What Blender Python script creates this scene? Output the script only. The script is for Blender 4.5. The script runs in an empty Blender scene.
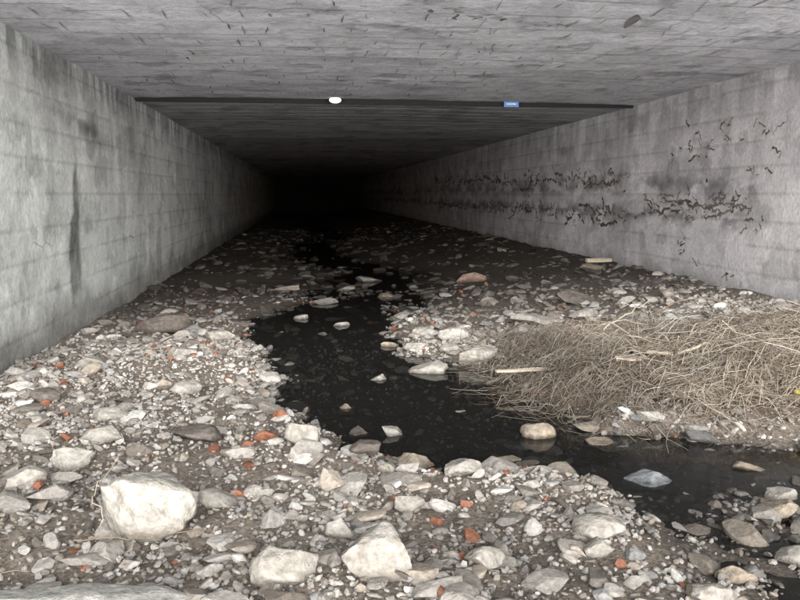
import bpy, bmesh, math
import numpy as np
from mathutils import Vector, Matrix
R=np.random.RandomState(7)
sc=bpy.context.scene
COL=sc.collection
# ---------------------------------------------------------------- noise
def _h(ix,iy,s):
    n=(ix.astype(np.int64)*374761393+iy.astype(np.int64)*668265263+s*144269504)&0xffffffff
    n=((n^(n>>13))*1274126177)&0xffffffff
    n=(n^(n>>16))&0xffffffff
    return n/4294967295.0
def vn(x,y,s=0):
    x=np.asarray(x,float);y=np.asarray(y,float)
    ix=np.floor(x);iy=np.floor(y);fx=x-ix;fy=y-iy
    fx=fx*fx*(3-2*fx);fy=fy*fy*(3-2*fy)
    a=_h(ix,iy,s);b=_h(ix+1,iy,s);c=_h(ix,iy+1,s);d=_h(ix+1,iy+1,s)
    return (a*(1-fx)+b*fx)*(1-fy)+(c*(1-fx)+d*fx)*fy
def fbm(x,y,s=0,o=4):
    r=0;a=.5;t=0
    for i in range(o):
        r=r+a*vn(x*2**i,y*2**i,s+i*17);t+=a;a*=.5
    return r/t
def ss(t):
    t=np.clip(t,0,1);return t*t*(3-2*t)
# ---------------------------------------------------------------- terrain
POOL=np.array([(-.6,10.2),(-.3,10.8),(.2,11.4),(.7,11.6),(1.0,10.6),(1.0,9.5),(.9,8.8),(.85,7.9),(1.1,7.2),(1.75,7.0),(1.95,6.6),(1.7,6.1),(1.75,5.4),(2.05,4.85),(2.6,4.45),(3.3,4.2),(6.5,3.9),(6.5,3.6),(3.2,3.75),(2.4,3.95),(1.8,4.05),(1.5,4.15),(1.3,4.3),(.85,4.5),(.4,4.85),(.2,5.4),(-.05,6.1),(-.2,6.9),(-.35,7.8),(-.45,8.6),(-.65,9.4)])
def sdf(x,y,P):
    x=np.asarray(x,float);y=np.asarray(y,float)
    d=np.full(x.shape,1e9);ins=np.zeros(x.shape,bool);n=len(P)
    for i in range(n):
        ax,ay=P[i];bx,by=P[(i+1)%n]
        ex,ey=bx-ax,by-ay
        t=np.clip(((x-ax)*ex+(y-ay)*ey)/(ex*ex+ey*ey),0,1)
        d=np.minimum(d,(x-ax-t*ex)**2+(y-ay-t*ey)**2)
        c=((ay>y)!=(by>y))&(x<(bx-ax)*(y-ay)/((by-ay) if by!=ay else 1e-9)+ax)
        ins^=c
    d=np.sqrt(d);return np.where(ins,-d,d)
def mound(x,y):
    a=.24*np.exp(-(((x-4.1)/1.6)**2)**1.3-(((y-5.95)/1.0)**2)**1.6)
    b=.16*np.exp(-(((x-2.7)/1.0)**2)**1.5-(((y-6.6)/1.4)**2)**1.5)
    return np.maximum(a,b)+.25*np.minimum(a,b)
def H(x,y):
    x=np.asarray(x,float);y=np.asarray(y,float)
    base=.055+.09*(fbm(x*1.1,y*1.1,3)-.5)+.05*(fbm(x*5,y*5,9,3)-.5)
    bank=ss((x-2.3)/3.0)*ss((y-4.8)/3.4)
    base=base+.36*bank+.05*ss((-1.0-x)/1.5)*ss((12-y)/5)
    base=base-.058*ss((x-1.3)/.6)*ss((4.1-y)/.4)
    xc=.75+.5*np.sin((y-10)*.35)+.15*np.sin(y*.9)
    far=np.exp(-((x-xc)/1.0)**2)*ss((y-10.0)/1.5)
    base=base-.088*far
    base=base+mound(x,y)*(.6+.8*fbm(x*3,y*3,5))
    s=sdf(x,y,POOL)+.65*(fbm(x*2.2,y*2.2,21)-.5)
    k=ss((s+.24)/.65)
    h=-.075*(1-k)+base*k+.09*(fbm(x*3.2,y*3.2,22,4)-.5)*(1-k)
    return h+np.minimum(0,(y+.9))*.62  # invented downhill slope behind the camera, lets low light reach the ceiling
XL,XR=-2.53,5.45;ZC=3.05;YM=5.2;YJ=12.55
def mesh_obj(name,verts,faces_flat,nper,col=None,mat=None,smooth=False,uv=None,parent=None):
    verts=np.asarray(verts,np.float32);m=bpy.data.meshes.new(name)
    nf=len(faces_flat)//nper
    m.vertices.add(len(verts));m.vertices.foreach_set('co',verts.ravel())
    m.loops.add(len(faces_flat));m.loops.foreach_set('vertex_index',np.asarray(faces_flat,np.int32))
    m.polygons.add(nf);m.polygons.foreach_set('loop_start',np.arange(0,nf*nper,nper,dtype=np.int32))
    try: m.polygons.foreach_set('loop_total',np.full(nf,nper,np.int32))
    except Exception: pass
    m.polygons.foreach_set('use_smooth',np.full(nf,smooth))
    m.update(calc_edges=True);m.validate()
    if col is not None:
        a=m.color_attributes.new('Col','FLOAT_COLOR','POINT')
        c=np.ones((len(verts),4),np.float32);c[:,:3]=col;a.data.foreach_set('color',c.ravel())
    if mat: m.materials.append(mat)
    o=bpy.data.objects.new(name,m);COL.objects.link(o)
    if parent:o.parent=parent
    return o
def grid_faces(nu,nv,flip=False):
    i=np.arange(nu-1)[:,None];j=np.arange(nv-1)[None,:]
    a=i*nv+j;f=np.stack([a,a+nv,a+nv+1,a+1],-1).reshape(-1,4)
    if flip:f=f[:,::-1]
    return f.ravel()
def empty(n):
    e=bpy.data.objects.new(n,None);COL.objects.link(e);return e
# ---------------------------------------------------------------- materials
class N:
    def __init__(s,name):
        s.m=bpy.data.materials.new(name);s.m.use_nodes=True;s.t=s.m.node_tree
        s.b=s.t.nodes['Principled BSDF'];s.geo=s.t.nodes.new('ShaderNodeNewGeometry')
    def nd(s,t,**k):
        n=s.t.nodes.new(t)
        for a,b in k.items():setattr(n,a,b)
        return n
    def l(s,a,b):s.t.links.new(a,b)
    def noise(s,scale,detail=4,rough=.6,vec=(1,1,1),w=0):
        mp=s.nd('ShaderNodeMapping');mp.inputs['Scale'].default_value=vec;mp.inputs['Location'].default_value=(w,w*.7,w*.3)
        s.l(s.geo.outputs['Position'],mp.inputs['Vector'])
        n=s.nd('ShaderNodeTexNoise');n.inputs['Scale'].default_value=scale;n.inputs['Detail'].default_value=detail;n.inputs['Roughness'].default_value=rough
        s.l(mp.outputs[0],n.inputs['Vector']);return n.outputs['Fac']
    def ramp(s,f,a,b,c0=(0,0,0),c1=(1,1,1)):
        r=s.nd('ShaderNodeValToRGB');e=r.color_ramp.elements
        e[0].position=a;e[1].position=b;e[0].color=(*c0,1);e[1].color=(*c1,1)
        s.l(f,r.inputs[0]);return r.outputs[0]
    def mix(s,f,a,b,mode='MIX'):
        n=s.nd('ShaderNodeMix',data_type='RGBA',blend_type=mode)
        for i,v in ((0,f),(6,a),(7,b)):
            if isinstance(v,(int,float)):n.inputs[i].default_value=v
            elif isinstance(v,tuple):n.inputs[i].default_value=(*v,1)
            else:s.l(v,n.inputs[i])
        return n.outputs[2]
    def math(s,op,a,b=0,c=0):
        n=s.nd('ShaderNodeMath',operation=op)
        for i,v in enumerate((a,b,c)):
            if isinstance(v,(int,float)):n.inputs[i].default_value=v
            else:s.l(v,n.inputs[i])
        return n.outputs[0]
    def attr(s,n='Col'):
        a=s.nd('ShaderNodeVertexColor');a.layer_name=n;return a.outputs[0]
    def bump(s,h,st,dist,prev=None):
        b=s.nd('ShaderNodeBump');b.inputs['Strength'].default_value=st;b.inputs['Distance'].default_value=dist
        s.l(h,b.inputs['Height'])
        if prev:s.l(prev,b.inputs['Normal'])
        return b.outputs[0]
    def out(s,col=None,rough=None,normal=None,spec=.3):
        s.b.inputs['Specular IOR Level'].default_value=spec
        for k,v in (('Base Color',col),('Roughness',rough),('Normal',normal)):
            if v is None:continue
            if isinstance(v,(int,float)):s.b.inputs[k].default_value=v
            elif isinstance(v,tuple):s.b.inputs[k].default_value=(*v,1)
            else:s.l(v,s.b.inputs[k])
        return s.m
    def diffuse(s,col,normal=None):
        d=s.nd('ShaderNodeBsdfDiffuse');s.l(col,d.inputs['Color'])
        if normal:s.l(normal,d.inputs['Normal'])
        s.l(d.outputs[0],s.t.nodes['Material Output'].inputs['Surface']);s.t.nodes.remove(s.b);return s.m
def concrete(name):
    n=N(name);c=n.attr()
    f=n.noise(20,4,.75)
    c=n.mix(1.0,c,n.ramp(f,.3,.65,(.76,.76,.76),(1.1,1.1,1.1)),'MULTIPLY')
    return n.diffuse(c,n.bump(f,.7,.014))
M_wall=concrete('wall_concrete')
M_ceil=concrete('ceiling_concrete')
def m_attr(name,bs=40,bd=.006,lo=.7,hi=1.15):
    n=N(name);c=n.attr();f=n.noise(bs*.7,3,.7)
    c=n.mix(1.0,c,n.ramp(f,.3,.7,(lo,lo,lo*.98),(hi,hi,hi)),'MULTIPLY')
    return n.diffuse(c,n.bump(f,.7,bd))
def m_vc(name):
    n=N(name);return n.diffuse(n.attr())
M_stone=m_attr('stone',60,.006,.62,1.18)
M_gravel=m_vc('pea_gravel')
M_rock=m_attr('boulder_stone',30,.02,.58,1.15)
M_reed=m_vc('dry_reed')
M_mark=m_vc('spalled_rust')
def m_ground():
    n=N('river_silt');sep=n.nd('ShaderNodeSeparateXYZ');n.l(n.geo.outputs['Position'],sep.inputs[0])
    c=n.attr();f=n.noise(45,4,.75)
    c=n.mix(1.0,c,n.ramp(f,.35,.65,(.5,.5,.5),(1.55,1.5,1.45)),'MULTIPLY')
    z=n.math('ADD',sep.outputs[2],n.math('MULTIPLY',n.math('SUBTRACT',f,.5),.06))
    wet=n.ramp(z,.0,.05)
    c=n.mix(1.0,c,n.mix(wet,(.42,.42,.43),(1,1,1)),'MULTIPLY')
    r=n.math('ADD',n.math('MULTIPLY',wet,.5),.4)
    return n.out(c,r,n.bump(f,.9,.02),.3)
M_ground=m_ground()
def m_water():
    n=N('stream_water')
    nb=n.bump(n.noise(5,2,.5),.12,.02)
    m=n.out((.010,.011,.010),.05,nb,.5);n.b.inputs['IOR'].default_value=1.33;n.b.inputs['Alpha'].default_value=.74;return m
M_water=m_water()
def m_plain(name,col,rough=.7,spec=.3):
    n=N(name);f=n.noise(40,3,.7);c=n.mix(1.0,col,n.ramp(f,.3,.7,(.75,.75,.75),(1.1,1.1,1.1)),'MULTIPLY')
    return n.out(c,rough,n.bump(f,.3,.003),spec)
# ---------------------------------------------------------------- ground sheet
xs=np.concatenate([-np.geomspace(300,2.9,26),np.arange(-2.75,5.9,.032),np.geomspace(6.0,300,24)])
ys=np.concatenate([-np.geomspace(300,.6,26),np.arange(-.3,2.2,.12),np.arange(2.2,9,.032),np.arange(9,15,.05),np.geomspace(15.05,78,160),np.geomspace(82,400,14)])
X,Y=np.meshgrid(xs,ys,indexing='ij')
Z=H(X,Y)
Z=np.where((Y>72),.05,Z)
t=fbm(X*.8,Y*.8,33)
gc=np.stack([.155+.09*t,.136+.075*t,.116+.06*t],-1)
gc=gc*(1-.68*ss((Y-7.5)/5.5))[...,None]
mm=ss(mound(X,Y)/.1)[...,None]
gc=gc*(1-mm)+np.array([.12,.095,.075])*mm
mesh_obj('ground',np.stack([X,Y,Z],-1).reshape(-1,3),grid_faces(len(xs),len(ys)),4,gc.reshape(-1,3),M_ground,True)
WX,WY=np.meshgrid(np.linspace(-2.6,6.5,2),np.linspace(1.5,74,2),indexing='ij')
mesh_obj('water',np.stack([WX,WY,WX*0],-1).reshape(-1,3),grid_faces(2,2),4,None,M_water,True)
# ---------------------------------------------------------------- tunnel
tun=empty('concrete_culvert_tunnel')
def wall_disp(y,z,s): return .035*(fbm(y*.7,z*.9,s,3)-.5)+.012*(fbm(y*6,z*6,s+5,3)-.5)-.005*((z/.32)%1.0<.08)
def wall_col(y,z,side):
    s=40 if side<0 else 60
    g=.66+.16*(fbm(y*.5,z*.6,s)-.5)
    g=g*(.86+.28*fbm(y*1.6,z*1.6,s+3,5))
    st=fbm(y*4.0,z*.35,s+1,4)
    g=g*(1-.10*ss((st-.55)/.12)*ss((z-.2)/2.0))
    g=g*(1+.07*ss((.42-st)/.1))
    bl=fbm(y*1.3,z*2.2,s+2,5)
    g=g*(1-.17*ss((bl-.58)/.08))
    pt=ss((fbm(y*3.2,z*3.2,s+8,5)-.60)/.05);g=g*(1-.20*pt)
    pt=ss((fbm(y*2.2,z*2.6,s+12,5)-.62)/.04);g=g*(1+.14*pt)
    if side<0:
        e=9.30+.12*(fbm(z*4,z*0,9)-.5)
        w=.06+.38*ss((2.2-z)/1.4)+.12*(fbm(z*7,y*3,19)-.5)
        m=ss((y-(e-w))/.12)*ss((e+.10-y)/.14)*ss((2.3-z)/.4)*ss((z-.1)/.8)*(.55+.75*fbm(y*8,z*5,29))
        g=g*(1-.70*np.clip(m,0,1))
        m=np.exp(-((y-9.9)/.9)**2-((z-2.42+.05*(y-9))/.12)**2)*ss((fbm(y*3,z*8,77)-.3)/.3)
        g=g*(1-.6*m)
        m=np.exp(-((y-12.4)/.45)**2-((z-2.6)/.7)**2);g=g*(1-.35*m)
        m=ss((z-2.55)/.4)*ss((fbm(y*6,z*.5,78)-.42)/.12);g=g*(1-.42*m)
        tint=np.array([.97,1.01,.985])
    else:
        m=ss((z-2.2)/.6)*ss((fbm(y*5,z*.6,79)-.45)/.12);g=g*(1-.2*m)
        for zc in (1.75,1.3):
            m=np.exp(-((z-zc-.12*(fbm(y*.8,y*0,3)-.5))/.16)**2)*ss((fbm(y*2.2,z*5,int(zc*50))-.42)/.12)*ss((y-8.5)/1)
            g=g*(1-.48*m)
        m=np.exp(-((y-12.35)/.16)**2);g=g*(1+.15*m)
        tint=np.array([.995,.98,1.0])
    g=g*(1-.20*((z/.32)%1.0<.09)*ss((fbm(y*1.5,z,s+30)-.30)/.2))
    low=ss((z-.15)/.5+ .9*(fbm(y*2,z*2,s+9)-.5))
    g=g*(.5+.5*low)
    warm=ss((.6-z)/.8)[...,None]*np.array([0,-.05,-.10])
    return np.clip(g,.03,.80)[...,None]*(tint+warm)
def wallx(y,z,side):
    d=wall_disp(y,z,11 if side<0 else 23)
    return (XL+d) if side<0 else (XR-d)
def make_wall(name,side,y,dz):
    z=np.arange(-.4,ZC+.35,dz)
    Yg,Zg=np.meshgrid(y,z,indexing='ij')
    V=np.stack([wallx(Yg,Zg,side),Yg,Zg],-1).reshape(-1,3)
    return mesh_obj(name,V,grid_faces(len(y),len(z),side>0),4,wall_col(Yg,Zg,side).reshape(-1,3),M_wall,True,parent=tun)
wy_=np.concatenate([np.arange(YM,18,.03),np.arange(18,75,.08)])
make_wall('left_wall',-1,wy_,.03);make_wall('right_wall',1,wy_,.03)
def ceil_disp(x,y):return .03*(fbm(x*.6,y*.6,51,3)-.5)+.012*(fbm(x*5,y*5,52,3)-.5)
def ceil_z(x,y):
    return ZC+ceil_disp(x,y)+.03*(1-((x-1.4)/4.0)**2)
def make_ceiling(name,ya,yb,step,rear):
    x=np.arange(XL-.15,XR+.2,.03 if not rear else .08);y=np.arange(ya,yb+1e-6,step)
    Xg,Yg=np.meshgrid(x,y,indexing='ij');Zg=ceil_z(Xg,Yg)
    if not rear:
        g=.74+.10*(fbm(Xg*.6,Yg*.8,55)-.5)
        b=fbm(Xg*2,Yg*2,56,5);g=g*(1-.16*ss((b-.52)/.12))
        g=g*(1+.08*ss((.42-b)/.1))
        yl=Yg+.03*fbm(Xg*2,Yg,50)
        bd=np.floor(yl/.55);g=g*(.94+.12*vn(bd*5.3,bd*0+.5,256))       # board-to-board tone
        ln=(yl/.55)%1.0
        g=g*(1-.42*(ln<.055)*(.35+.65*ss((fbm(Xg*1.5,np.floor(yl/.55)*3,57)-.36)/.15)))
        m=ss((fbm(Xg*1.8,Yg*1.8,58,5)-.70)/.03);g=g*(1-.30*m)
        m=ss((fbm(Xg*6,Yg*6,158,4)-.64)/.04);g=g*(1-.20*m)
        g=g*(1-.3*ss((Yg-YJ+.35)/.3)*ss((fbm(Xg*3,Yg*3,59)-.4)/.2))
        tint=np.array([.975,.98,1.03])
    else:
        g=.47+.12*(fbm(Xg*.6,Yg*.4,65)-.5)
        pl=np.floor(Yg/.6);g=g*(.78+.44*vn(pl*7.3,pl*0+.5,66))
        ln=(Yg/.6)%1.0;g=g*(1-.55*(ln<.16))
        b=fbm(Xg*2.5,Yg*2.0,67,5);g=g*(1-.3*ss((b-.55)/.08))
        Zg=Zg+.025*(ln<.13)
        tint=np.array([1.0,.99,1.02])
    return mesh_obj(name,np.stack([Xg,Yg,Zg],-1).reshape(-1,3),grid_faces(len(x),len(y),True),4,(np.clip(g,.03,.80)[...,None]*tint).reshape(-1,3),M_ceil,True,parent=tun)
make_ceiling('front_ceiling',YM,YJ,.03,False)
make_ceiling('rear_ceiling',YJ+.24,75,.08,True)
def box(name,a,b,mat,parent=None,bev=0):
    bm=bmesh.new();bmesh.ops.create_cube(bm,size=1)
    for v in bm.verts:v.co=Vector([(a[i]+b[i])/2+v.co[i]*(b[i]-a[i]) for i in range(3)])
    if bev:bmesh.ops.bevel(bm,geom=bm.edges[:],offset=bev,segments=2,affect='EDGES')
    m=bpy.data.meshes.new(name);bm.to_mesh(m);bm.free();m.materials.append(mat)
    o=bpy.data.objects.new(name,m);COL.objects.link(o)
    if parent:o.parent=parent
    return o
M_dark=m_plain('dark_joint_concrete',(.025,.025,.025),.9)
M_cplain=m_plain('weathered_concrete',(.42,.42,.41),.9)
box('joint_recess',(XL-.3,YJ-.12,ZC+.22),(XR+.3,YJ+.45,ZC+.34),M_dark,tun)
box('joint_steel_angle',(XL+.03,YJ+.10,ZC-.035),(XR-.03,YJ+.16,ZC+.2),M_dark,tun)
box('added_end_cap',(XL-.5,74,-.5),(XR+.5,74.4,ZC+.4),M_dark,tun)  # added near-black cap, keeps sky light out of the far end
box('portal_left',(XL-9,YM-.02,-.6),(XL-.03,YM+.5,ZC+1.3),M_cplain,tun)
box('portal_right',(XR+.03,YM-.02,-.6),(XR+9,YM+.5,ZC+1.3),M_cplain,tun)
box('portal_lintel',(XL-.03,YM-.021,ZC+.07),(XR+.03,YM+.5,ZC+1.3),M_cplain,tun)
ex=np.linspace(-60,63,60);ey=np.concatenate([[YM+.45],np.linspace(YM+.8,110,50)])
EX,EY=np.meshgrid(ex,ey,indexing='ij')
EZ=ZC+1.15+.5*(fbm(EX*.2,EY*.2,90)-.5)
ec=np.ones(EX.shape+(3,))*np.array([.07,.08,.045])
mesh_obj('embankment',np.stack([EX,EY,EZ],-1).reshape(-1,3),grid_faces(60,len(ey)),4,ec.reshape(-1,3),M_stone,True)
for s,a,b in ((0,-60,XL-8.9),(1,XR+8.9,63)):
    fx=np.linspace(a,b,30);fz=np.linspace(-.5,ZC+1.2,12)
    FX,FZ=np.meshgrid(fx,fz,indexing='ij');FY=YM+.45-(ZC+1.2-FZ)*1.4+.3*fbm(FX,FZ,91)
    mesh_obj('embankment',np.stack([FX,FY,FZ],-1).reshape(-1,3),grid_faces(30,12),4,(np.ones(FX.shape+(3,))*np.array([.07,.08,.045])).reshape(-1,3),M_stone,True)
# ---- jagged spalls (exposed bar, broken-out cover) on wall and ceiling
def ribbons(name,paths,place,col,mat,parent):
    V=[];F=[];C=[]
    for p in paths:
        pts=np.array(p[0]);w=p[1];n=len(pts);b=len(V);cm=R.uniform(.8,2.0)
        for i in range(n):
            d=pts[min(i+1,n-1)]-pts[max(i-1,0)];d=d/(np.linalg.norm(d)+1e-9);nn=np.array([-d[1],d[0]])
            k=0.05 if i in(0,n-1) else 1
            wa=w*k*R.uniform(.1,1.7);wb=w*k*R.uniform(.1,1.7)
            for q in (pts[i]+nn*wa,pts[i]-nn*wb):
                V.append(place(q[0],q[1]));C.append(np.array(col)*cm*R.uniform(.8,1.25))
        for i in range(n-1):F+= [b+2*i,b+2*i+1,b+2*i+3,b+2*i+2]
    return mesh_obj(name,V,F,4,C,mat,False,parent=parent)
def walk(x,y,ang,L,n,wob):
    p=[(x,y)];a=ang
    for i in range(n):
        a=ang+R.normal()*wob
        l=L/n*R.uniform(.4,1.6)
        x+=math.cos(a)*l;y+=math.sin(a)*l;p.append((x,y))
    return p
P=[]
def spall_cluster(yc,zc,sy,sz,n,wmul=1.0):
    for i in range(n):
        y=yc+R.normal()*sy;z=zc+R.normal()*sz
        if not(6<y<40 and .5<z<2.95) :continue
        ang=R.choice([.6,.8,2.5,.1,-.1,3.0])+R.normal()*.25
        P.append((walk(y,z,ang,R.uniform(.06,.28),6,.45),R.uniform(.003,.020)*wmul))
        if R.rand()<.5:P.append((walk(y,z,ang+R.choice([-1,1])*R.uniform(.6,1.2),R.uniform(.05,.14),4,.4),R.uniform(.003,.013)*wmul))
for yc,zc,n in ((9.2,1.42,16),(9.9,1.5,18),(10.6,1.38,18),(11.3,1.45,16),(11.9,1.4,10),(9.3,2.38,9),(10.3,2.3,8),(11.0,2.2,5),(8.9,1.9,5),(11.0,.75,6),(9.7,.6,6)):
    spall_cluster(yc,zc,.34,.10,n)
for k in range(26):
    y=13.2+k*.75
    for zc in (1.85+.012*k,1.22):
        spall_cluster(y,zc,.4,.09,7+int(R.rand()*7),1.5)
        if R.rand()<.85:P.append((walk(y,zc+R.normal()*.05,R.normal()*.08,R.uniform(.5,1.2),14,.4),R.uniform(.016,.042)))
for k in range(13):P.append((walk(R.uniform(8.8,11.6),1.42+R.normal()*.07,R.normal()*.08,R.uniform(.3,.8),12,.4),R.uniform(.008,.026)))
ribbons('right_wall_spalls',P,lambda a,b:(float(wallx(a,b,1))-.006,a,b),(.12,.105,.095),M_mark,tun)
P=[]
for k in range(70):
    y=R.uniform(7.5,30);z=R.uniform(.8,2.9);P.append((walk(y,z,R.choice([0,1.57])+R.normal()*.2,R.uniform(.1,.6),6,.3),R.uniform(.002,.006)))
ribbons('left_wall_cracks',P,lambda a,b:(float(wallx(a,b,-1))+.006,a,b),(.24,.23,.22),M_mark,tun)
P=[]
yy=5.6
while yy<12.2:
    xx=-2.3+R.rand()*.2
    while xx<5.2:
        if R.rand()<.78:
            P.append((walk(xx,yy+R.normal()*.05,math.pi/2+R.normal()*.07,R.uniform(.10,.45),4,.05),R.uniform(.002,.009)))
        xx+=R.uniform(.12,.36)
    yy+=.55
for c in ((1.1,6.5),(1.35,6.7),(2.2,6.9),(.9,6.4)):
    for i in range(6):
        P.append((walk(c[0]+R.normal()*.15,c[1]+R.normal()*.10,R.uniform(0,3.1),R.uniform(.06,.2),5,.5),R.uniform(.005,.022)))
P.append(([(2.75,6.4),(2.80,6.55),(2.83,6.7),(2.87,6.95)],.045))
for i in range(60):
    P.append((walk(R.uniform(-2,5),R.uniform(5.4,12),R.choice([0.05,1.4]),R.uniform(.3,1.5),14,.25),R.uniform(.0015,.0035)))
P=[p for p in P if all(YM+.05<q[1]<YJ-.02 and XL+.05<q[0]<XR-.05 for q in p[0])]
ribbons('ceiling_form_slots',P,lambda a,b:(a,b,float(ceil_z(a,b))-.005),(.20,.19,.19),M_mark,tun)
def lens(name,c,r,mat,flat=.4):
    bm=bmesh.new();bmesh.ops.create_uvsphere(bm,u_segments=20,v_segments=12,radius=1)
    for v in bm.verts:
        v.co=Vector((c[0]+v.co.x*r[0],c[1]+v.co.y*r[1],c[2]+v.co.z*r[2]))
    for f in bm.faces:f.smooth=True
    m=bpy.data.meshes.new(name);bm.to_mesh(m);bm.free();m.materials.append(mat)
    o=bpy.data.objects.new(name,m);COL.objects.link(o);return o
lamp=empty('bulkhead_lamp')
M_lit=N('lit_lamp_glass');M_lit.b.inputs['Emission Color'].default_value=(1,.97,.85,1);M_lit.b.inputs['Emission Strength'].default_value=.9;M_lit=M_lit.out((.85,.85,.8),.3)
o=lens('glass_cover',(.52,YJ-.12,ZC-.005),(.095,.06,.05),M_lit);o.parent=lamp
o=box('backplate',(.41,YJ-.10,ZC-.01),(.63,YJ-.02,ZC+.06),M_dark,lamp,.008)
M_blue=m_plain('blue_enamel',(.10,.26,.58),.4)
M_wp=m_plain('white_enamel',(.7,.75,.8),.4)
sg=empty('blue_sign_plate')
box('plate',(3.20,YJ-.06,ZC-.065),(3.44,YJ-.045,ZC+.03),M_blue,sg,.004)
box('lettering',(3.24,YJ-.064,ZC-.03),(3.40,YJ-.061,ZC-.01),M_wp,sg)
box('bracket',(3.29,YJ-.044,ZC-.02),(3.33,YJ-.01,ZC+.05),M_dark,sg)
# ---------------------------------------------------------------- stones
def base_rock(sub,nclip,seed,lo=.5,hi=.85,soft=0):
    r=np.random.RandomState(seed)
    bm=bmesh.new();bmesh.ops.create_icosphere(bm,subdivisions=sub,radius=1)
    v=np.array([q.co[:] for q in bm.verts]);f=np.array([[q.index for q in p.verts] for p in bm.faces]);bm.free()
    for i in range(nclip):
        n=r.normal(size=3);n/=np.linalg.norm(n);d=r.uniform(lo,hi)
        e=np.maximum(0,v@n-d);v=v-n[None,:]*e[:,None]*(1-soft)
    v=v-(v.max(0)+v.min(0))/2
    v=v/np.abs(v).max(0)
    return v,f
V1=[base_rock(2,9,i,.35,.8) for i in range(22)]
V2=[base_rock(3,11,100+i,.4,.85) for i in range(16)]
def rots(n,tilt):
    a=R.uniform(0,2*np.pi,n);bx=R.normal(size=n)*tilt;by=R.normal(size=n)*tilt
    ca,sa=np.cos(a),np.sin(a);o=np.zeros(n);i=np.ones(n)
    Rz=np.stack([ca,-sa,o,sa,ca,o,o,o,i],-1).reshape(n,3,3)
    cb,sb=np.cos(bx),np.sin(bx);Rx=np.stack([i,o,o,o,cb,-sb,o,sb,cb],-1).reshape(n,3,3)
    cc,s2=np.cos(by),np.sin(by);Ry=np.stack([cc,o,s2,o,i,o,-s2,o,cc],-1).reshape(n,3,3)
    return Rx@Ry@Rz
def scatter(name,x,y,s,col,variants,mat,flat=(.35,.75),tilt=.28,zoff=.15,smooth=False):
    n=len(x);z=np.maximum(H(x,y),-.1)
    sc3=np.stack([s,s*R.uniform(.5,.95,n),s*R.uniform(*flat,n)],-1)*.5
    Rm=rots(n,tilt);vi=R.randint(0,len(variants),n)
    VV=[];FF=[];CC=[];b=0
    for k,(v,f) in enumerate(variants):
        I=np.where(vi==k)[0]
        if len(I)==0:continue
        p=v[None]*sc3[I][:,None,:]
        p=np.einsum('nij,nvj->nvi',Rm[I],p)
        p[:,:,0]+=x[I][:,None];p[:,:,1]+=y[I][:,None];p[:,:,2]+=(z[I]+sc3[I,2]*zoff*2)[:,None]
        VV.append(p.reshape(-1,3))
        FF.append((f[None]+(np.arange(len(I))*len(v))[:,None,None]+b).reshape(-1))
        CC.append(np.repeat(col[I],len(v),0));b+=len(I)*len(v)
    return mesh_obj(name,np.concatenate(VV),np.concatenate(FF),3,np.concatenate(CC),mat,smooth)
def palette(n,x,y):
    base=np.array([[.33,.308,.282],[.27,.25,.228],[.375,.357,.33],[.20,.182,.163],[.30,.262,.222],[.14,.122,.105],[.26,.256,.252],[.47,.452,.425]])
    w=np.array([.2,.18,.17,.14,.13,.07,.03,.08])
    c=base[R.choice(8,n,p=w)]*R.uniform(.85,1.2,n)[:,None]
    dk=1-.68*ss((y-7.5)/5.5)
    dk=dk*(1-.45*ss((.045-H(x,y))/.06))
    tn=.80+.40*ss((fbm(x*1.2,y*1.2,333)-.3)/.4)
    return c*(dk*tn)[:,None]
def sample(n,x0,x1,y0,y1,dens):
    x=R.uniform(x0,x1,n);y=R.uniform(y0,y1,n);k=R.rand(n)<dens(x,y);return x[k],y[k]
def dens_main(x,y):
    h=H(x,y)
    d=np.where(h<-.03,.20,1.0)
    d=d*(1-.90*ss(mound(x,y)/.10))
    cl=ss((fbm(x*1.3,y*1.3,71)-.35)/.2)
    d=d*(.42+.58*cl)
    right=ss((x-1.3)/.8)*ss((5.0-y)/.5)
    d=d*(1-.40*right)
    d=d*(1-.7*ss((y-8)/4))
    return d
x,y=sample(50000,-2.5,5.4,2.3,8.5,dens_main)
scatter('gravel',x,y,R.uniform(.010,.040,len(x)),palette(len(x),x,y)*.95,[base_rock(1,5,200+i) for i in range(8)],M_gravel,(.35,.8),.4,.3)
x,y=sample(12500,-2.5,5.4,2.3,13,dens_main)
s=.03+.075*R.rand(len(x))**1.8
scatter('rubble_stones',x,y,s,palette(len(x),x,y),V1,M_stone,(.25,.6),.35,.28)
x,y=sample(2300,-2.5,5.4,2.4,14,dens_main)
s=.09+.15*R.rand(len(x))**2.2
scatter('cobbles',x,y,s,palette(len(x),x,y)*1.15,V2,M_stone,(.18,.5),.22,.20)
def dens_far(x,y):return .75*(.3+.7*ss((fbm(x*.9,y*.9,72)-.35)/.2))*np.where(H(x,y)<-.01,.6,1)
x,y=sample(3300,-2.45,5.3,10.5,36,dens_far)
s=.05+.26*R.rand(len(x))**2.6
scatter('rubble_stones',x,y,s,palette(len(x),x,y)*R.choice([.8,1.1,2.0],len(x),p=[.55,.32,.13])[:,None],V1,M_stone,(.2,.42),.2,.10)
x,y=sample(540,-2.4,3.4,2.3,13,dens_main)
bc=np.array([.29,.135,.09])*R.uniform(.5,1.15,len(x))[:,None]
scatter('brick_fragments',x,y,.03+.07*R.rand(len(x))**1.7,bc,[base_rock(2,12,300+i,.4,.7) for i in range(8)],M_stone,(.4,.8),.3,.22)
G=(.35,.328,.295);L=(.42,.40,.362);D=(.16,.14,.125);B=(.24,.255,.265);T=(.30,.257,.205);RB=(.29,.135,.085)
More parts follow.
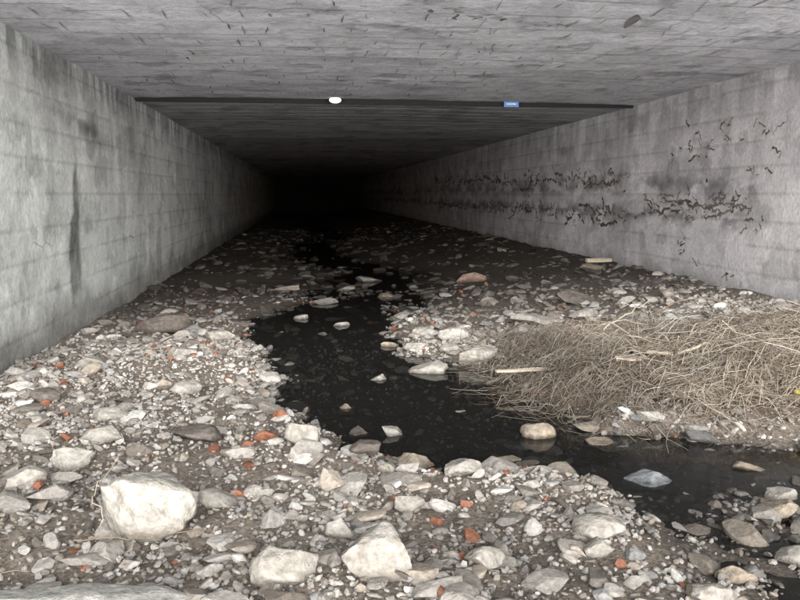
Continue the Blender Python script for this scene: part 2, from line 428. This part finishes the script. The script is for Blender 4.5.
rocks=[(-.73,3.62,.46,.34,.34,L,1),(.28,3.10,.30,.24,.24,G,0),(-.10,3.08,.29,.17,.2,G,0),(-.03,4.68,.21,.20,.18,G,0),
(1.54,4.95,.24,.17,.2,T,1),(.87,4.18,.24,.12,.16,G,0),(1.33,3.33,.25,.12,.2,G,1),(1.25,3.12,.13,.09,.1,G,0),(1.90,4.05,.26,.10,.2,B,0),
(-1.36,4.62,.25,.15,.18,L,0),(-1.52,4.25,.26,.12,.2,G,0),(-1.36,5.5,.3,.11,.2,G,0),(-1.29,5.03,.26,.12,.18,G,0),(-1.16,7.5,.28,.15,.2,G,0),
(-1.6,9.0,.62,.26,.4,D,1),(1.11,6.95,.36,.15,.22,G,0),(1.62,7.15,.36,.17,.24,G,0),(1.56,8.1,.32,.18,.22,L,0),(1.33,8.4,.3,.12,.2,G,0),(1.12,7.8,.26,.1,.2,G,0),
(1.42,7.55,.2,.1,.15,G,0),(1.75,7.6,.2,.09,.16,T,0),
(.63,6.7,.15,.09,.11,G,0),(.58,5.1,.15,.10,.11,G,0),(.30,5.8,.13,.08,.1,T,0),(1.2,4.5,.19,.07,.12,T,0),(1.46,4.3,.13,.07,.1,L,0),
(2.9,13.4,.55,.22,.3,(.50,.36,.30),0),(4.7,12.4,.42,.12,.25,(.5,.45,.36),0),(2.73,8.8,.75,.16,.4,G,0),(3.3,8.9,.4,.16,.3,G,0),(3.5,9.8,.5,.2,.3,D,0),
(2.32,3.5,.24,.10,.16,T,0),(1.77,2.9,.17,.09,.12,T,0),(1.57,2.72,.24,.12,.16,G,0),(-.3,13.0,.5,.10,.3,(.5,.44,.38),0),(1.2,14.5,.5,.16,.3,(.45,.42,.38),0),
(-.26,4.9,.15,.10,.12,RB,0),(-.18,5.45,.13,.10,.1,RB,0),(.14,3.45,.15,.10,.12,L,0),(.76,3.12,.18,.12,.14,G,0),(-.71,5.05,.36,.12,.2,D,0),
(-.95,6.3,.24,.12,.18,G,0),(-.45,3.9,.2,.1,.15,G,0),(.5,3.7,.16,.1,.12,G,0),(-1.9,5.9,.24,.12,.18,D,0),(-.9,8.4,.3,.14,.2,G,0),(-1.9,7.0,.28,.14,.2,G,0),
(2.15,3.05,.2,.09,.14,G,0),(.62,4.45,.26,.13,.18,T,0),(.35,4.6,.2,.12,.16,D,0),(-.6,2.75,.2,.1,.15,G,0),
(.35,5.15,.16,.09,.12,D,0),(.45,9.6,.22,.1,.15,G,0),(.2,9.0,.14,.07,.1,D,0),(1.9,4.75,.2,.08,.14,T,0),(1.15,5.6,.1,.05,.08,G,0),(.9,8.2,.2,.1,.14,T,0),(2.6,4.2,.2,.08,.15,T,0),(3.1,4.0,.25,.1,.16,D,0),(2.5,3.75,.2,.09,.14,G,0),(-.05,10.2,.2,.1,.14,G,0),(.3,11.6,.4,.14,.25,G,0),(1.3,12.2,.35,.12,.25,T,0),(.7,13.2,.3,.12,.2,G,0)]
for i,(x,y,w,h,d,c,rd) in enumerate(rocks):
    v,f=base_rock(5 if w>.22 else 4,8 if rd else 13,500+i,.62 if rd else .42,.92 if rd else .82,.25 if rd else .06)
    q=v*2.3+i*7
    n=(fbm(q[:,0]+q[:,2]*.7,q[:,1]+q[:,2]*.9,i,5)-.5)
    v=v*(1+(.22 if rd else .18)*n)[:,None]
    v=v*np.array([w,d,h])*.5
    a=R.uniform(-.35,.35);ca,sa=math.cos(a),math.sin(a)
    v=np.stack([v[:,0]*ca-v[:,1]*sa,v[:,0]*sa+v[:,1]*ca,v[:,2]],-1)
    v[:,2]+=v[:,0]*R.uniform(-.15,.15)
    zz=max(float(H(np.array([x]),np.array([y]))[0]),-.03)
    v=v+np.array([x,y,zz+h*.26])
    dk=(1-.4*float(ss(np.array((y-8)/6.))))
    cc=np.ones((len(v),3))*np.array(c)*dk*(.72+.56*fbm(q[:,0]*2,q[:,1]*2+q[:,2],i+3,4))[:,None]
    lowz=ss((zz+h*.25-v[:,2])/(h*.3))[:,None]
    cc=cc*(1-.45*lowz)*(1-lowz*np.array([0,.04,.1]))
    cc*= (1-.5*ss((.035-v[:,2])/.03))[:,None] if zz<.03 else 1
    nm='brick' if c is RB else ('boulder' if w>.4 else 'rock')
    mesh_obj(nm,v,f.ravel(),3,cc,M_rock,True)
v,f=base_rock(5,12,900,.5,.8,.05);v=v*(1+.25*(fbm(v[:,0]*3,v[:,1]*3+v[:,2],8)-.5))[:,None]*np.array([.60,.22,.05]);v[:,2]+=v[:,1]*.3
mesh_obj('concrete_slab',v+np.array([-1.05,2.82,.04]),f.ravel(),3,np.ones((len(v),3))*np.array([.44,.43,.40]),M_rock,True)
# ---------------------------------------------------------------- tubes
def tubes(name,paths,radii,cols,mat,k=3,parent=None):
    paths=np.asarray(paths);n,m,_=paths.shape
    t=np.gradient(paths,axis=1);t/=np.linalg.norm(t,axis=2,keepdims=True)+1e-9
    up=np.array([0,0,1.]);a=np.cross(t,up);a/=np.linalg.norm(a,axis=2,keepdims=True)+1e-6;b=np.cross(t,a)
    ang=np.arange(k)*2*np.pi/k
    P=paths[:,:,None,:]+(a[:,:,None,:]*np.cos(ang)[None,None,:,None]+b[:,:,None,:]*np.sin(ang)[None,None,:,None])*radii[:,:,None,None]
    idx=np.arange(n*m*k).reshape(n,m,k);i0=idx[:,:-1,:];i1=idx[:,1:,:]
    F=np.stack([i0,np.roll(i0,-1,2),np.roll(i1,-1,2),i1],-1).reshape(-1)
    return mesh_obj(name,P.reshape(-1,3),F,4,np.repeat(cols,m*k,0),mat,True,parent=parent)
def strands(n,cx,cy,sx,sy,lmin,lmax,amean,asd,zlo,zhi,rlo,rhi,mmin):
    x=R.normal(size=n)*sx+cx;y=R.normal(size=n)*sy+cy
    k=(mound(x,y)>mmin*R.uniform(.4,1.8,n))&(x<5.35);x=x[k];y=y[k];n=len(x)
    L=R.uniform(lmin,lmax,n);a=amean+R.normal(size=n)*asd+2.0*(fbm(x*1.5,y*1.5,44)-.5);cu=R.normal(size=n)*.8
    m=7;P=np.zeros((n,m,3));px=x.copy();py=y.copy();zo=R.uniform(zlo,zhi,n)
    slope=R.normal(size=n)*.18;lift=np.abs(R.normal(size=n))*.05
    for j in range(m):
        s=j/(m-1)
        P[:,j,0]=px;P[:,j,1]=py
        P[:,j,2]=H(px,py)+zo+slope*(s-.5)*L+lift*np.sin(s*np.pi)+R.normal(size=n)*.006
        a2=a+cu*(s-.5);px=px+np.cos(a2)*L/(m-1);py=py+np.sin(a2)*L/(m-1)
    P[:,:,2]=np.maximum(P[:,:,2],.015);P[:,:,0]=np.minimum(P[:,:,0],5.4)
    r=R.uniform(rlo,rhi,n)[:,None]*np.linspace(1,.55,m)[None]
    base=np.array([[.38,.33,.268],[.32,.272,.215],[.44,.40,.34],[.22,.175,.135],[.12,.095,.075],[.38,.355,.315]])
    c=base[R.choice(6,n,p=[.22,.22,.14,.18,.14,.10])]*R.uniform(.75,1.2,n)[:,None]
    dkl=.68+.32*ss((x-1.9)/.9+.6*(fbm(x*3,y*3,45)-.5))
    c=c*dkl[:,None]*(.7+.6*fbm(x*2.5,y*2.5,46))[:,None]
    return P,r,c
parts=[strands(6800,3.7,5.90,1.1,.75,.08,.45,0.1,.9,-.01,.08,.0012,.0032,.045),
       strands(5200,2.6,6.4,.65,.9,.08,.35,0.3,1.2,-.01,.07,.001,.0028,.025),
       strands(420,3.7,5.9,1.0,.7,.4,1.0,0.05,.6,.03,.12,.003,.005,.08),
       strands(2200,3.0,5.8,1.2,.9,.08,.35,1.2,1.3,.02,.11,.001,.003,.02)]
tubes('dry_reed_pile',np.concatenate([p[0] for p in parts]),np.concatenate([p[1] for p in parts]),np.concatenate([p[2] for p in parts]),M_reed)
def branch(name,pts,r,col,k=7,wob=.01):
    pts=np.array(pts,float);m=14;tt=np.linspace(0,len(pts)-1,m);P=np.stack([np.interp(tt,np.arange(len(pts)),pts[:,i]) for i in range(3)],-1)
    P[1:-1]+=R.normal(size=(m-2,3))*wob
    rr=(r*np.linspace(1,.5,m)*R.uniform(.85,1.15,m))[None]
    return tubes(name,P[None],rr,np.array([col]),M_reed,k)
W=(.38,.33,.26);DW=(.20,.15,.11)
branch('driftwood_branch',[(2.9,5.75,.36),(3.3,5.9,.42),(3.75,6.0,.46),(4.3,6.1,.48)],.013,W)
branch('driftwood_branch',[(2.6,7.0,.30),(3.1,7.3,.42),(3.55,7.6,.55)],.010,W)
branch('driftwood_branch',[(3.3,7.2,.4),(3.5,7.0,.60),(3.8,6.9,.65),(4.0,6.7,.54),(4.05,6.5,.35)],.007,DW)
branch('driftwood_branch',[(2.5,6.9,.28),(2.4,6.5,.45),(2.2,6.2,.52)],.006,W)
branch('driftwood_branch',[(3.0,5.2,.2),(3.5,5.3,.28),(4.1,5.4,.34),(4.9,5.6,.40)],.010,DW)
branch('twig',[(-1.0,3.35,.13),(-.7,3.3,.16),(-.4,3.38,.14)],.0035,DW)
branch('twig',[(-1.9,3.1,.13),(-1.5,3.02,.15),(-1.1,3.1,.12)],.004,DW)
branch('twig',[(-.93,3.5,.12),(-.97,3.65,.25),(-.9,3.8,.36)],.003,W)
M_wood=m_plain('bleached_wood',(.42,.365,.285),.8)
def plank(name,c,L,w,t,rz,ry):
    bm=bmesh.new();bmesh.ops.create_cube(bm,size=1);bmesh.ops.subdivide_edges(bm,edges=bm.edges[:],cuts=3)
    for v in bm.verts:
        v.co=Vector((v.co.x*L,v.co.y*w*(1-.3*abs(v.co.x)),v.co.z*t*(1-.5*max(0,v.co.x))))+Vector(R.normal(size=3)*.003)
    m=bpy.data.meshes.new(name);bm.to_mesh(m);bm.free();m.materials.append(M_wood)
    o=bpy.data.objects.new(name,m);COL.objects.link(o);o.location=c;o.rotation_euler=(.1,ry,rz);return o
plank('broken_plank',(1.80,6.2,.16),.48,.035,.016,.0,-.02)
plank('broken_plank',(2.5,5.75,.33),.20,.05,.022,-.1,.05)
plank('broken_plank',(2.78,5.8,.36),.20,.035,.018,-.2,.05)
plank('broken_plank',(4.7,12.1,.56),.42,.09,.06,.05,0)
def litter(name,c,s,col,seed):
    v,f=base_rock(3,14,seed,.3,.8);n=fbm(v[:,0]*4+9,v[:,1]*4+v[:,2]*3+9,seed,3)
    v=v*(.5+n)[:,None]*np.array(s)+np.array(c);m=m_plain(name+'_film',col,.35,.5)
    return mesh_obj(name,v,f.ravel(),3,None,m,False)
litter('plastic_litter',(2.18,5.05,.12),(.045,.03,.025),(.62,.65,.72),1)
litter('plastic_litter',(3.45,5.0,.24),(.045,.03,.03),(.60,.54,.06),2)
# ---------------------------------------------------------------- light
EL=2
w=bpy.data.worlds.new('World');sc.world=w;w.use_nodes=True
nt=w.node_tree;bg=nt.nodes['Background'];sky=nt.nodes.new('ShaderNodeTexSky');sky.sky_type='NISHITA'
sky.sun_disc=False;sky.sun_elevation=math.radians(EL);sky.sun_rotation=math.radians(180)
nt.links.new(sky.outputs[0],bg.inputs[0]);bg.inputs[1].default_value=.15
sl=bpy.data.lights.new('flash_standin_sun','SUN');sl.energy=17.5;sl.angle=math.radians(78);sl.color=(1,.99,.985)  # very wide low lamp behind the camera, stands in for an on-camera flash
so=bpy.data.objects.new('flash_standin_sun',sl);COL.objects.link(so);so.rotation_euler=(math.radians(90-EL),0,0);so.location=(0,-10,8)
# ---------------------------------------------------------------- camera
cd=bpy.data.cameras.new('camera');cam=bpy.data.objects.new('camera',cd);COL.objects.link(cam)
cd.lens=35.33;cd.sensor_width=36;cd.clip_end=1000;cd.clip_start=.05
cam.location=(0,0,1.6);cam.rotation_euler=(math.radians(90-7.64),0,math.radians(-7.0))
sc.camera=cam
sc.view_settings.view_transform='Standard';sc.view_settings.look='None';sc.view_settings.exposure=0
